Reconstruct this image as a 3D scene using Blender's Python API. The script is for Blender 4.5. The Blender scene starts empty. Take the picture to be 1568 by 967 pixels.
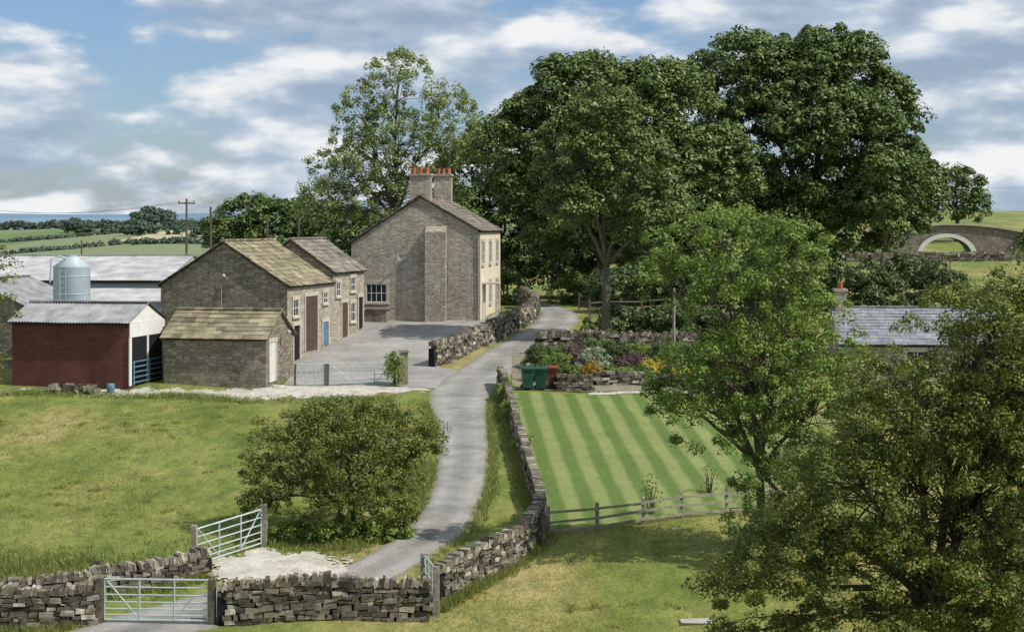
import bpy, math, numpy as np
from mathutils import Vector, Matrix
rng=np.random.default_rng(7)
scene=bpy.context.scene
scene.view_settings.view_transform='Standard'
scene.view_settings.look='None'
scene.view_settings.exposure=0

# ------------------------------------------------------------ terrain height
NY=[-300,-60,0,10,20,30,40,46,48,52,84,91,97,106,118]
NZ=[14,8,4.0,2.4,-.7,-3.1,-4.65,-4.95,-4.7,-4.05,-1.9,-1.5,-.85,.1,.3]
LY=NY+[200,350,500,700,900,1200,2500,5000,7500,9000,16000]
LZ=NZ+[-.5,-3,-2,2.5,8.0,4,-20,-30,68,62,0]
RY=NY+[130,200,230,400,700,2500,5000,7500,9000,16000]
RZ=NZ+[-.2,1.6,2.2,9.6,5,-20,-30,32,28,0]
def g(x,y):
    x=np.asarray(x,float); y=np.asarray(y,float)
    w=np.where(y<150,2.0,y*0.03)
    l=0;r=0
    for k in (-1,-.5,0,.5,1):
        l=l+np.interp(y+k*w,LY,LZ)/5; r=r+np.interp(y+k*w,RY,RZ)/5
    q=x/np.maximum(y,40)
    t=np.clip((q+.02)/.14,0,1); t=t*t*(3-2*t)
    z=l*(1-t)+r*t
    far=np.clip((y-300)/500,0,1)
    z=z-far*40*np.maximum(0,-q-.2)*np.clip((2500-y)/1500,0,1)
    z=z+far*(1.9*np.sin(x/60+1)+1.2*np.sin(x/23+y/90))*np.clip((3000-y)/1500,0,1)
    z=z+np.clip((y-4500)/2000,0,1)*(9*np.sin(x/700+.6)+4*np.sin(x/260))
    z=z+.035*np.sin(x*1.1+y*.7)+.03*np.sin(x*.6-y*1.3+2)
    z=z-1.7*np.exp(-(((x-24)/9)**2+((y-93)/9)**2))
    return z
def gz(x,y): return float(g(x,y))

# ------------------------------------------------------------ material helpers
def new_mat(name):
    m=bpy.data.materials.new(name); m.use_nodes=True
    nt=m.node_tree; b=nt.nodes['Principled BSDF']; b.inputs['Roughness'].default_value=.85
    b.inputs['Specular IOR Level'].default_value=.25
    return m,nt,b
def N(nt,t,**k):
    n=nt.nodes.new(t)
    for a,v in k.items(): setattr(n,a,v)
    return n
def ramp(nt,fac,stops):
    r=N(nt,'ShaderNodeValToRGB'); e=r.color_ramp.elements
    while len(e)<len(stops): e.new(.5)
    for i,(p,c) in enumerate(stops):
        e[i].position=p; e[i].color=(*c,1)
    nt.links.new(fac,r.inputs[0]); return r.outputs[0]
def noise(nt,vec,scale,detail=4,rough=.55):
    n=N(nt,'ShaderNodeTexNoise'); n.inputs['Scale'].default_value=scale
    n.inputs['Detail'].default_value=detail; n.inputs['Roughness'].default_value=rough
    if vec: nt.links.new(vec,n.inputs['Vector'])
    return n.outputs['Fac']
def mix(nt,a,b,f,mode='MIX'):
    m=N(nt,'ShaderNodeMix',data_type='RGBA',blend_type=mode)
    for s,v in ((6,a),(7,b),(0,f)):
        if isinstance(v,(tuple,list)): m.inputs[s].default_value=(*v,1)
        elif isinstance(v,(int,float)): m.inputs[s].default_value=v
        else: nt.links.new(v,m.inputs[s])
    return m.outputs[2]
def scaled(nt,out,s,loc=(0,0,0)):
    m=N(nt,'ShaderNodeMapping'); m.inputs['Scale'].default_value=s; m.inputs['Location'].default_value=loc
    nt.links.new(out,m.inputs['Vector']); return m.outputs[0]
def bump(nt,b,h,strength,dist):
    bp=N(nt,'ShaderNodeBump'); bp.inputs['Strength'].default_value=strength; bp.inputs['Distance'].default_value=dist
    nt.links.new(h,bp.inputs['Height']); nt.links.new(bp.outputs[0],b.inputs['Normal'])
def simple(name,col,rough=.7,metal=0,var=.25,sc=3):
    m,nt,b=new_mat(name); b.inputs['Roughness'].default_value=rough; b.inputs['Metallic'].default_value=metal
    tc=N(nt,'ShaderNodeTexCoord'); f=noise(nt,tc.outputs['Object'],sc,4)
    c=ramp(nt,f,[(.3,tuple(v*(1-var) for v in col)),(.7,tuple(min(1,v*(1+var)) for v in col))])
    nt.links.new(c,b.inputs['Base Color']); return m
def masonry(name,cols,mortar,sc=(2.7,2.7,6.0),bs=.7,edge=.09,stain=True):
    m,nt,b=new_mat(name)
    tc=N(nt,'ShaderNodeTexCoord'); v=scaled(nt,tc.outputs['Object'],sc)
    nn=N(nt,'ShaderNodeTexNoise'); nn.inputs['Scale'].default_value=1.5; nn.inputs['Detail'].default_value=1; nt.links.new(tc.outputs['Object'],nn.inputs['Vector'])
    vm=N(nt,'ShaderNodeVectorMath',operation='MULTIPLY_ADD'); vm.inputs[1].default_value=(.3,.3,.3)
    nt.links.new(nn.outputs['Color'],vm.inputs[0]); nt.links.new(v,vm.inputs[2])
    vo=N(nt,'ShaderNodeTexVoronoi'); vo.inputs['Scale'].default_value=1; nt.links.new(vm.outputs[0],vo.inputs['Vector']); vo.inputs['Randomness'].default_value=.8
    ve=N(nt,'ShaderNodeTexVoronoi',feature='DISTANCE_TO_EDGE'); ve.inputs['Scale'].default_value=1; nt.links.new(vm.outputs[0],ve.inputs['Vector']); ve.inputs['Randomness'].default_value=.8
    sep=N(nt,'ShaderNodeSeparateColor'); nt.links.new(vo.outputs['Color'],sep.inputs[0])
    c=ramp(nt,sep.outputs[0],[(i/(len(cols)-1),cc) for i,cc in enumerate(cols)])
    e=N(nt,'ShaderNodeMapRange'); e.inputs[1].default_value=0; e.inputs[2].default_value=edge; nt.links.new(ve.outputs['Distance'],e.inputs[0])
    c=mix(nt,mortar,c,e.outputs[0])
    if stain:
        big=noise(nt,scaled(nt,tc.outputs['Object'],(1,1,.6)),.6,5,.65)
        c=mix(nt,c,ramp(nt,big,[(.35,(.78,.76,.72)),(.65,(1.12,1.1,1.06))]),1.0,'MULTIPLY')
    nt.links.new(c,b.inputs['Base Color'])
    bump(nt,b,e.outputs[0],bs,.03); return m
def rndmat(name,stops,ns=2.5,rough=.9,nv=.35,spec=.2,moss=0):
    m,nt,b=new_mat(name); b.inputs['Roughness'].default_value=rough; b.inputs['Specular IOR Level'].default_value=spec
    a=N(nt,'ShaderNodeAttribute',attribute_name='rnd'); c=ramp(nt,a.outputs['Fac'],stops)
    tc=N(nt,'ShaderNodeTexCoord'); f=noise(nt,tc.outputs['Object'],ns,5)
    c=mix(nt,c,ramp(nt,f,[(.3,(1-nv,)*3),(.7,(1+nv,)*3)]),1.0,'MULTIPLY')
    if moss:
        f2=noise(nt,tc.outputs['Object'],.8,5,.7); mr=N(nt,'ShaderNodeMapRange'); mr.inputs[1].default_value=.5; mr.inputs[2].default_value=.68; mr.inputs[4].default_value=moss; nt.links.new(f2,mr.inputs[0])
        c=mix(nt,c,(.12,.12,.055),mr.outputs[0])
    nt.links.new(c,b.inputs['Base Color']); bump(nt,b,noise(nt,tc.outputs['Object'],ns*6,3),.5,.03); return m
def leafmat(name,dark,mid,light,trans=0):
    m,nt,b=new_mat(name); b.inputs['Roughness'].default_value=.5; b.inputs['Specular IOR Level'].default_value=.35
    a=N(nt,'ShaderNodeAttribute',attribute_name='rnd')
    c=ramp(nt,a.outputs['Fac'],[(.0,dark),(.5,mid),(1,light)])
    nt.links.new(c,b.inputs['Base Color'])
    if trans:
        t=N(nt,'ShaderNodeBsdfTranslucent'); c2=mix(nt,c,(1.3,1.35,.7),1.0,'MULTIPLY'); nt.links.new(c2,t.inputs['Color'])
        ms=N(nt,'ShaderNodeMixShader'); ms.inputs[0].default_value=trans
        nt.links.new(b.outputs[0],ms.inputs[1]); nt.links.new(t.outputs[0],ms.inputs[2])
        nt.links.new(ms.outputs[0],nt.nodes['Material Output'].inputs['Surface'])
    return m

M={}
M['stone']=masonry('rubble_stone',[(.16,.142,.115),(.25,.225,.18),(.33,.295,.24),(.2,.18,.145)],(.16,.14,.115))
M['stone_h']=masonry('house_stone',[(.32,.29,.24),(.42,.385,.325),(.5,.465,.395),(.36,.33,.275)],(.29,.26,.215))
M['render']=simple('cream_render',(.66,.59,.45),.8,0,.1,1)
M['lime']=simple('pale_stone_trim',(.48,.44,.36),.8,0,.15)
M['brick']=masonry('red_brick',[(.115,.045,.035),(.145,.056,.043),(.10,.04,.032)],(.11,.06,.048),(3.5,3.5,12),.3,.05)
M['slate']=rndmat('stone_slates',[(0,(.14,.12,.085)),(.4,(.23,.2,.135)),(.75,(.3,.265,.17)),(1,(.4,.36,.25))],1.2,moss=.5)
M['slate_d']=rndmat('dark_slates',[(0,(.13,.115,.1)),(.5,(.2,.175,.15)),(1,(.3,.26,.21))],1.2,moss=.3)
M['slate_b']=rndmat('blue_slates',[(0,(.18,.19,.21)),(.5,(.23,.24,.265)),(1,(.29,.3,.32))],1.2,nv=.15)
M['wallstone']=rndmat('drystone',[(0,(.055,.049,.04)),(.35,(.135,.12,.095)),(.7,(.24,.212,.165)),(1,(.46,.42,.345))],5,nv=.5,moss=.45)
M['dark']=simple('dark_interior',(.012,.012,.014),.9)
M['glass']=simple('window_glass',(.03,.035,.045),.1)
M['white']=simple('white_paint',(.7,.7,.67),.5,0,.08)
M['grey']=simple('grey_plastic',(.4,.4,.4),.5,0,.08)
M['redpot']=simple('terracotta',(.38,.13,.07),.8)
M['tin']=simple('corrugated_sheet',(.36,.365,.37),.6,.0,.3,1.0)
M['tin2']=simple('weathered_sheet',(.26,.265,.27),.6,.0,.35,1.5)
M['tinw']=simple('pale_cladding',(.42,.46,.5),.6,0,.1,1)
M['galv']=simple('galvanised_steel',(.45,.52,.52),.45,.2,.15)
M['wood']=simple('weathered_wood',(.13,.11,.085),.9,0,.4,8)
M['woodl']=simple('pale_timber',(.28,.255,.205),.9,0,.35,8)
M['brown']=simple('brown_door_paint',(.10,.065,.05),.6)
M['blue']=simple('blue_paint',(.11,.22,.3),.5)
M['binp']=simple('green_plastic',(.02,.08,.055),.4)
M['bino']=simple('brown_plastic',(.18,.065,.04),.4)
M['bark']=simple('bark',(.12,.105,.08),.95,0,.4,6)
M['silo']=simple('silo_grp',(.42,.5,.55),.4,0,.12,1.5)
M['black']=simple('black_rubber',(.02,.02,.02),.7)
M['conc']=simple('concrete',(.34,.33,.3),.9,0,.15,2)
M['straw']=simple('straw_field',(.42,.37,.22),1,0,.15,.05)
M['leaf_syc']=leafmat('sycamore_leaf',(.06,.098,.022),(.115,.17,.038),(.215,.275,.075))
M['leaf_syc2']=leafmat('lime_leaf',(.052,.088,.02),(.10,.155,.036),(.19,.25,.07))
M['leaf_ash']=leafmat('ash_leaf',(.14,.19,.06),(.22,.28,.09),(.34,.39,.14),.2)
M['leaf_dk']=leafmat('dark_leaf',(.035,.06,.018),(.07,.11,.03),(.125,.175,.05))
M['leaf_haw']=leafmat('hawthorn_leaf',(.07,.10,.018),(.145,.18,.033),(.32,.29,.07),.22)
M['leaf_mid']=leafmat('elder_leaf',(.09,.15,.028),(.17,.255,.046),(.30,.37,.085),.22)
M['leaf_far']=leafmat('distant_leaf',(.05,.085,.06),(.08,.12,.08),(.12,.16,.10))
M['fl_y']=leafmat('yellow_flowers',(.2,.2,.03),(.5,.4,.04),(.7,.5,.06))
M['fl_o']=leafmat('orange_flowers',(.12,.12,.02),(.4,.22,.02),(.6,.34,.03))
M['fl_w']=leafmat('white_blossom',(.12,.17,.08),(.3,.36,.22),(.5,.54,.42))
M['fl_p']=leafmat('purple_leaf',(.07,.04,.04),(.13,.07,.075),(.2,.13,.12))
M['blade']=leafmat('grass_blades',(.15,.18,.035),(.225,.255,.06),(.41,.385,.15),.3)
M['blade2']=leafmat('rank_grass',(.10,.14,.032),(.18,.225,.053),(.4,.37,.15),.3)

def ground_mat():
    m,nt,b=new_mat('field_grass'); b.inputs['Roughness'].default_value=1
    geo=N(nt,'ShaderNodeNewGeometry'); P=geo.outputs['Position']
    flat=scaled(nt,P,(1,.45,1))
    f1=noise(nt,flat,.16,6,.62); f2=noise(nt,scaled(nt,P,(1,.5,1)),1.3,5,.7); f3=noise(nt,P,9,2,.7)
    c=ramp(nt,f1,[(.34,(.105,.15,.032)),(.46,(.16,.2,.046)),(.55,(.22,.225,.07)),(.66,(.31,.27,.12))])
    c=mix(nt,c,ramp(nt,f2,[(.3,(.52,.6,.5)),(.7,(1.48,1.32,1.38))]),.9,'MULTIPLY')
    c=mix(nt,c,ramp(nt,f3,[(.3,(.65,.7,.6)),(.7,(1.3,1.25,1.3))]),.7,'MULTIPLY')
    sp=N(nt,'ShaderNodeSeparateXYZ'); nt.links.new(P,sp.inputs[0])
    pv=N(nt,'ShaderNodeTexVoronoi'); pv.inputs['Scale'].default_value=.007; nt.links.new(scaled(nt,P,(1,.45,0)),pv.inputs['Vector'])
    ps=N(nt,'ShaderNodeSeparateColor'); nt.links.new(pv.outputs['Color'],ps.inputs[0])
    pc=ramp(nt,ps.outputs[0],[(0,(.12,.175,.065)),(.5,(.17,.225,.09)),(.85,(.14,.19,.09)),(1,(.24,.26,.14))])
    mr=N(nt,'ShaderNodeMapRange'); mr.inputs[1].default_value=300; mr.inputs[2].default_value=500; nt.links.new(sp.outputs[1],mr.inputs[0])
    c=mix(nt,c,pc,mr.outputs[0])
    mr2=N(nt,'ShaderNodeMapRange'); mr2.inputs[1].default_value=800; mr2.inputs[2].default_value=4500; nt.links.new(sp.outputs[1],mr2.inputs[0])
    haze_tint=ramp(nt,noise(nt,P,.002,4),[(.4,(.12,.2,.28)),(.6,(.17,.26,.34))])  # aerial haze painted into the ground colour, bluer with distance
    c=mix(nt,c,haze_tint,mr2.outputs[0])
    nt.links.new(c,b.inputs['Base Color']); bump(nt,b,noise(nt,P,6,4,.7),.6,.12); return m
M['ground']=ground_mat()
def asphalt(name,c0,c1,sc=1.0,lane=False):
    m,nt,b=new_mat(name); geo=N(nt,'ShaderNodeNewGeometry'); P=geo.outputs['Position']
    c=ramp(nt,noise(nt,P,.5*sc,6,.7),[(.35,c0),(.65,c1)])
    c=mix(nt,c,ramp(nt,noise(nt,P,14,2,.8),[(.3,(.72,)*3),(.7,(1.22,)*3)]),.8,'MULTIPLY')
    if lane:
        a=N(nt,'ShaderNodeAttribute',attribute_name='rnd')
        c=mix(nt,c,ramp(nt,a.outputs['Fac'],[(0,(.82,.83,.8)),(.25,(.9,.9,.88)),(.5,(1.1,1.1,1.1)),(.75,(1.02,1.02,1.0)),(1,(.72,.72,.62))]),.9,'MULTIPLY')
    nt.links.new(c,b.inputs['Base Color']); bump(nt,b,noise(nt,P,20,2),.3,.03); return m
M['road']=asphalt('worn_tarmac',(.2,.194,.178),(.33,.32,.295),1.3,True)
M['yard']=asphalt('yard_concrete',(.22,.212,.196),(.36,.345,.318),.9)
M['gravel']=asphalt('limestone_gravel',(.34,.32,.265),(.58,.56,.49),3)
M['edge']=asphalt('muddy_edge',(.17,.155,.105),(.26,.24,.165),3)
def lawn_mat():
    m,nt,b=new_mat('striped_lawn'); b.inputs['Roughness'].default_value=1
    geo=N(nt,'ShaderNodeNewGeometry'); P=geo.outputs['Position']
    sp=N(nt,'ShaderNodeSeparateXYZ'); nt.links.new(P,sp.inputs[0])
    a=N(nt,'ShaderNodeMath',operation='MULTIPLY_ADD'); a.inputs[1].default_value=.042; nt.links.new(sp.outputs[1],a.inputs[0]); nt.links.new(sp.outputs[0],a.inputs[2])
    nz=N(nt,'ShaderNodeMath',operation='MULTIPLY_ADD'); nz.inputs[1].default_value=.14; nt.links.new(noise(nt,P,.8,4),nz.inputs[0]); nt.links.new(a.outputs[0],nz.inputs[2])
    s=N(nt,'ShaderNodeMath',operation='MULTIPLY'); s.inputs[1].default_value=2*math.pi/1.08; nt.links.new(nz.outputs[0],s.inputs[0])
    sn=N(nt,'ShaderNodeMath',operation='SINE'); nt.links.new(s.outputs[0],sn.inputs[0])
    mr=N(nt,'ShaderNodeMapRange'); mr.inputs[1].default_value=-.5; mr.inputs[2].default_value=.5; nt.links.new(sn.outputs[0],mr.inputs[0])
    c=mix(nt,(.10,.155,.035),(.2,.24,.078),mr.outputs[0])
    c=mix(nt,c,ramp(nt,noise(nt,P,.5,5,.7),[(.3,(.8,.86,.78)),(.7,(1.18,1.1,1.22))]),.85,'MULTIPLY')
    c=mix(nt,c,ramp(nt,noise(nt,P,6,4,.75),[(.3,(.7,.75,.7)),(.7,(1.25,1.2,1.2))]),.8,'MULTIPLY')
    nt.links.new(c,b.inputs['Base Color']); bump(nt,b,noise(nt,P,25,2),.4,.03); return m
M['lawn']=lawn_mat()

# ------------------------------------------------------------ mesh builder
def empty(name,loc=(0,0,0),rz=0):
    e=bpy.data.objects.new(name,None); e.location=loc; e.rotation_euler=(0,0,rz)
    scene.collection.objects.link(e); return e
CUBE=np.array([[-1,-1,-1],[1,-1,-1],[1,1,-1],[-1,1,-1],[-1,-1,1],[1,-1,1],[1,1,1],[-1,1,1]])*.5
CF=[(0,3,2,1),(4,5,6,7),(0,1,5,4),(1,2,6,5),(2,3,7,6),(3,0,4,7)]
class MB:
    def __init__(s): s.V=[];s.F=[];s.M=[];s.R=[];s.n=0
    def add(s,V,F,m=0,r=None):
        V=np.asarray(V,float); s.V.append(V); s.F+= [tuple(i+s.n for i in f) for f in F]; s.M+=[m]*len(F)
        s.R.append(np.asarray(r,float) if isinstance(r,(list,np.ndarray)) else np.full(len(V),rng.random() if r is None else r)); s.n+=len(V)
    def box(s,c,size,m=0,rz=0,B=None,j=0,r=None,taper=1):
        v=CUBE*np.asarray(size)
        if taper!=1: v[:4,:2]*=taper
        if j: v=v+rng.uniform(-j,j,v.shape)
        if B is not None: v=v@np.asarray(B)
        elif rz:
            c_,s_=math.cos(rz),math.sin(rz); v=np.stack([v[:,0]*c_-v[:,1]*s_,v[:,0]*s_+v[:,1]*c_,v[:,2]],1)
        s.add(v+np.asarray(c),CF,m,r)
    def bb(s,x0,x1,y0,y1,z0,z1,m=0): s.box(((x0+x1)/2,(y0+y1)/2,(z0+z1)/2),(abs(x1-x0),abs(y1-y0),abs(z1-z0)),m)
    def tube(s,pts,rad,n=6,m=0):
        pts=np.asarray(pts,float); rad=np.broadcast_to(np.asarray(rad,float),(len(pts),)); V=[];F=[]
        for i,p in enumerate(pts):
            d=pts[min(i+1,len(pts)-1)]-pts[max(i-1,0)]; d/=np.linalg.norm(d)+1e-9
            a=np.cross(d,[0,0,1] if abs(d[2])<.9 else [1,0,0]); a/=np.linalg.norm(a); b=np.cross(d,a)
            for k in range(n):
                t=2*math.pi*k/n; V.append(p+rad[i]*(a*math.cos(t)+b*math.sin(t)))
        for i in range(len(pts)-1):
            for k in range(n): F.append((i*n+k,i*n+(k+1)%n,(i+1)*n+(k+1)%n,(i+1)*n+k))
        F.append(tuple(range(n))[::-1]); F.append(tuple((len(pts)-1)*n+k for k in range(n)))
        s.add(V,F,m)
    def build(s,name,mats,parent=None,smooth=False):
        me=bpy.data.meshes.new(name); V=np.concatenate(s.V)
        me.from_pydata(V.tolist(),[],s.F)
        for m in mats: me.materials.append(M[m])
        me.polygons.foreach_set('material_index',s.M)
        a=me.attributes.new('rnd','FLOAT','POINT'); a.data.foreach_set('value',np.concatenate(s.R))
        if smooth: me.polygons.foreach_set('use_smooth',[True]*len(s.F))
        me.update(); o=bpy.data.objects.new(name,me); scene.collection.objects.link(o)
        if parent: o.parent=parent
        return o
def quadmesh(name,V,rnd,mat,parent=None,k=4):
    n=len(V); me=bpy.data.meshes.new(name); me.vertices.add(n); me.vertices.foreach_set('co',V.astype(np.float32).ravel())
    me.loops.add(n); me.loops.foreach_set('vertex_index',np.arange(n,dtype=np.int32))
    me.polygons.add(n//k); me.polygons.foreach_set('loop_start',np.arange(0,n,k,dtype=np.int32))
    me.update(calc_edges=True)
    a=me.attributes.new('rnd','FLOAT','POINT'); a.data.foreach_set('value',rnd.astype(np.float32))
    me.materials.append(M[mat]); o=bpy.data.objects.new(name,me); scene.collection.objects.link(o)
    if parent: o.parent=parent
    return o

# ------------------------------------------------------------ ground sheet
def axis_y():
    a=list(np.arange(-300,30,15.))+list(np.arange(30,120,.5)); v=120.;st=.8
    while v<15000: a.append(v); v+=st; st*=1.055
    return np.array(a)
def axis_x():
    a=list(np.arange(0,34,.5)); v=34.;st=.7
    while v<9000: a.append(v); v+=st; st*=1.075
    a=np.array(a); return np.concatenate([-a[:0:-1],a])
ax,ay=axis_x(),axis_y(); X,Y=np.meshgrid(ax,ay); Z=g(X,Y)
nx,ny=len(ax),len(ay)
me=bpy.data.meshes.new('ground'); me.vertices.add(nx*ny); me.vertices.foreach_set('co',np.stack([X,Y,Z],-1).astype(np.float32).ravel())
i=np.arange(ny-1)[:,None]*nx+np.arange(nx-1)[None]; q=np.stack([i,i+1,i+nx+1,i+nx],-1).reshape(-1,4)
me.loops.add(q.size); me.loops.foreach_set('vertex_index',q.ravel().astype(np.int32)); me.polygons.add(len(q)); me.polygons.foreach_set('loop_start',np.arange(0,q.size,4,dtype=np.int32))
me.update(calc_edges=True); me.polygons.foreach_set('use_smooth',[True]*len(q)); me.materials.append(M['ground'])
o=bpy.data.objects.new('ground',me); scene.collection.objects.link(o)

# ------------------------------------------------------------ road
def spline(P,step=.5):
    P=np.asarray(P,float); out=[]
    Q=np.vstack([2*P[0]-P[1],P,2*P[-1]-P[-2]])
    for i in range(1,len(Q)-2):
        n=max(2,int(np.linalg.norm(Q[i+1][:2]-Q[i][:2])/step))
        for t in np.arange(n)/n:
            out.append(.5*((2*Q[i])+(-Q[i-1]+Q[i+1])*t+(2*Q[i-1]-5*Q[i]+4*Q[i+1]-Q[i+2])*t*t+(-Q[i-1]+3*Q[i]-3*Q[i+1]+Q[i+2])*t**3))
    out.append(P[-1]); return np.array(out)
ROAD=[(-13.5,41,1.6),(-11.3,44,1.5),(-9.4,46.7,1.45),(-7.6,48.3,1.25),(-5.9,49.2,1.0),(-4.3,50.6,.95),(-3.3,52.4,.95),(-2.35,56,.93),(-1.93,61,.95),(-1.9,66.7,1.0),(-2.15,73.3,1.1),(-2.5,79,1.35),(-2.3,84,1.6),(-1.2,90,1.6),(.2,96,1.5),(2.5,104,1.4),(3.1,112,1.2),(2.3,120,1.2),(1.2,132,1.2),(1,150,1.2)]
RS=spline(ROAD,.35)
def strip(name,S,off,mat,na=8,extra=0,jit=.06):
    T=np.gradient(S[:,:2],axis=0); T/=np.linalg.norm(T,axis=1)[:,None]; Nn=np.stack([T[:,1],-T[:,0]],1)
    V=[];F=[];k=na+1;R=[]
    for i in range(len(S)):
        for a in range(k):
            u=-1+2*a/na; w=(S[i,2]+extra)
            if a in (0,na): w+=rng.uniform(-jit,jit)
            R.append(abs(u)); x,y=S[i,:2]+Nn[i]*u*w; V.append((x,y,gz(x,y)+off-(.05 if a in (0,na) else 0)))
    for i in range(len(S)-1):
        for a in range(na): F.append((i*k+a,i*k+a+1,(i+1)*k+a+1,(i+1)*k+a))
    b=MB(); b.add(V,F,0,R); return b.build(name,[mat],smooth=True)
strip('lane_verge',RS,.022,'edge',extra=.16,jit=.12)
strip('farm_lane',RS,.035,'road',jit=.05,na=12)
def inpoly(x,y,P):
    r=np.zeros(x.shape,bool); n=len(P)
    for i in range(n):
        x1,y1=P[i]; x2,y2=P[(i+1)%n]
        c=((y1>y)!=(y2>y))&(x<(x2-x1)*(y-y1)/((y2-y1)+1e-12)+x1); r^=c
    return r
def patch(name,P,step,off,mat,jit=0):
    P=np.array(P,float); x0,y0=P.min(0)-.3; x1,y1=P.max(0)+.3
    xs=np.arange(x0,x1,step); ys=np.arange(y0,y1,step); X,Y=np.meshgrid(xs,ys)
    cx,cy=X[:-1,:-1]+step/2,Y[:-1,:-1]+step/2
    jx=jit*np.sin(cy*5+cx*2)+jit*rng.normal(0,.5,cx.shape); m=inpoly(cx+jx,cy+jit*np.sin(cx*4.3)+jit*rng.normal(0,.5,cx.shape),P)
    nx=len(xs); ii=(np.arange(len(ys)-1)[:,None]*nx+np.arange(nx-1)[None])[m]
    q=np.stack([ii,ii+1,ii+nx+1,ii+nx],1); V=np.stack([X,Y,g(X,Y)+off],-1).reshape(-1,3)
    u,inv=np.unique(q,return_inverse=True); b=MB(); b.add(V[u],[tuple(f) for f in inv.reshape(-1,4).tolist()]); return b.build(name,[mat],smooth=True)
YARD=[(-11.4,84.6),(-4.0,83.3),(-2.6,86),(-2.4,89),(-4.1,90.2),(-2.2,95),(1.2,105.5),(1.4,112),(.2,118),(-2.0,106.1),(-9.9,107.3),(-9.0,103.3),(-12,90.9),(-11.2,87.4)]
patch('farmyard',YARD,.2,.028,'yard')
LAWN=[(-.1,82),(.1,76),(.45,70),(.85,60),(1.0,54.6),(4,56.3),(7,58),(12,60),(12.5,82)]
patch('lawn',LAWN,.2,.03,'lawn')
APRON=[(-8.9,50.2),(-9.1,51.4),(-7.9,52.8),(-5.8,52.3),(-4.7,51.2),(-5.6,49.7),(-7.4,49.3)]
patch('gravel_apron',APRON,.1,.05,'gravel',.22)
patch('gravel_track',[(-25,82.2),(-18.5,81.6),(-14,80.2),(-9,80.6),(-4.2,82.4),(-4.2,84.2),(-11.4,84.9),(-12,83.2),(-18,82.9),(-25,82.9)],.12,.02,'gravel',.35)
patch('stony_track',[(-15.5,49.6),(-12,50.2),(-9.4,51.2),(-9.2,50.6),(-11,49.7),(-15.5,48.8)],.1,.03,'gravel',.25)
patch('garden_path',[(3.7,82.2),(12,82.5),(12,81.6),(3.7,81.5)],.12,.05,'gravel',.03)
patch('garden_bed',[(0,82.4),(0,95),(13,95),(13,82.4)],.3,.045,'edge',.03)
patch('straw_field',[(-150,640),(-118,640),(-120,760),(-152,760)],5,.35,'straw')

# ------------------------------------------------------------ dry stone walls
def dry_wall(name,pts,h,thick=.45,sl=.3,sh=.13,cope=True,step=.5,mat='wallstone',hend=None):
    S=spline([(*p,0) for p in pts],step)[:,:2]; d=np.r_[0,np.cumsum(np.linalg.norm(np.diff(S,axis=0),axis=1))]; L=d[-1]
    b=MB()
    def at(s): 
        x=np.interp(s,d,S[:,0]); y=np.interp(s,d,S[:,1]); x2=np.interp(min(s+.1,L),d,S[:,0]); y2=np.interp(min(s+.1,L),d,S[:,1]); x1=np.interp(max(s-.1,0),d,S[:,0]); y1=np.interp(max(s-.1,0),d,S[:,1])
        return x,y,math.atan2(y2-y1,x2-x1)
    def H(s): return (h if hend is None else h+(hend-h)*s/L)+.05*math.sin(s*.8)+.03*math.sin(s*2.3+1)
    n=max(1,int(L/.6))
    for i in range(n):
        s=(i+.5)*L/n; x,y,a=at(s); hh=H(s)
        b.box((x,y,gz(x,y)+hh*.44-.1),(L/n+.05,thick*.72,hh*.88+.2),1,rz=a)
    z=-.12
    while z<h+.06:
        hh=sh*rng.uniform(.7,1.4); s=rng.uniform(0,sl)
        while s<L:
            w=sl*rng.uniform(.4,1.6); c=min(s+w/2,L); x,y,a=at(c)
            if z<H(c): b.box((x+rng.normal(0,.016),y+rng.normal(0,.016),gz(x,y)+z+hh/2+.03*math.sin(c*.9)+rng.normal(0,.01)),(w*.95,thick*(1.05-.2*z/h)+rng.uniform(-.06,.05),hh*rng.uniform(.8,.98)),0,rz=a+rng.normal(0,.05),j=.024,r=float(np.clip(rng.normal(.45,.28),0,1)))
            s+=w
        z+=hh
    if cope:
        s=0
        while s<L:
            w=rng.uniform(.06,.17); x,y,a=at(s+w/2); ch=rng.uniform(.14,.28)
            if rng.random()>.03: b.box((x,y,gz(x,y)+H(s)+ch/2+.03),(w*.93,thick*.8,ch),0,B=np.array(Matrix.Rotation(rng.normal(.2,.15),3,'Y').transposed() @ Matrix.Rotation(-a,3,'Z')),j=.025,r=float(np.clip(rng.normal(.6,.25),0,1)))
            s+=w
    return b.build(name,[mat,'dark'])
dry_wall('dry_stone_wall',[(-8.0,46.5),(-5.5,46.7),(-2.35,46.9)],.9,.5,.27,.115)
dry_wall('dry_stone_wall',[(-17,46.0),(-14,46.1),(-11.4,46.4)],.85,.5,.27,.115)
dry_wall('dry_stone_wall',[(-9.0,50.6),(-10.6,49.4),(-13,48.4),(-17,47.7)],.5,.45,.26,.12)
dry_wall('dry_stone_wall',[(-2.15,48.0),(-.9,50.2),(.3,52.3),(.8,54.5),(.95,57)],.8,.42,.28,.12)
dry_wall('dry_stone_wall',[(.93,57.1),(.8,60),(.3,69),(-.05,76),(-.3,81),(-.6,84.3)],.65,.34,.32,.14)
dry_wall('dry_stone_wall',[(-4.25,90.1),(-2.45,95),(-.4,100.5),(1.25,106)],1.05,.45,.36,.15)
dry_wall('dry_stone_wall',[(1.3,106.2),(1.55,112),(.6,119)],1.1,.45,.4,.16)
dry_wall('garden_wall',[(1.3,94.5),(5,94.8),(9.5,95),(14,95.2)],1.0,.4,.36,.15)
dry_wall('garden_retaining_wall',[(1.9,82.7),(3.8,82.7)],.7,.4,.32,.13,cope=False)
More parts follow.
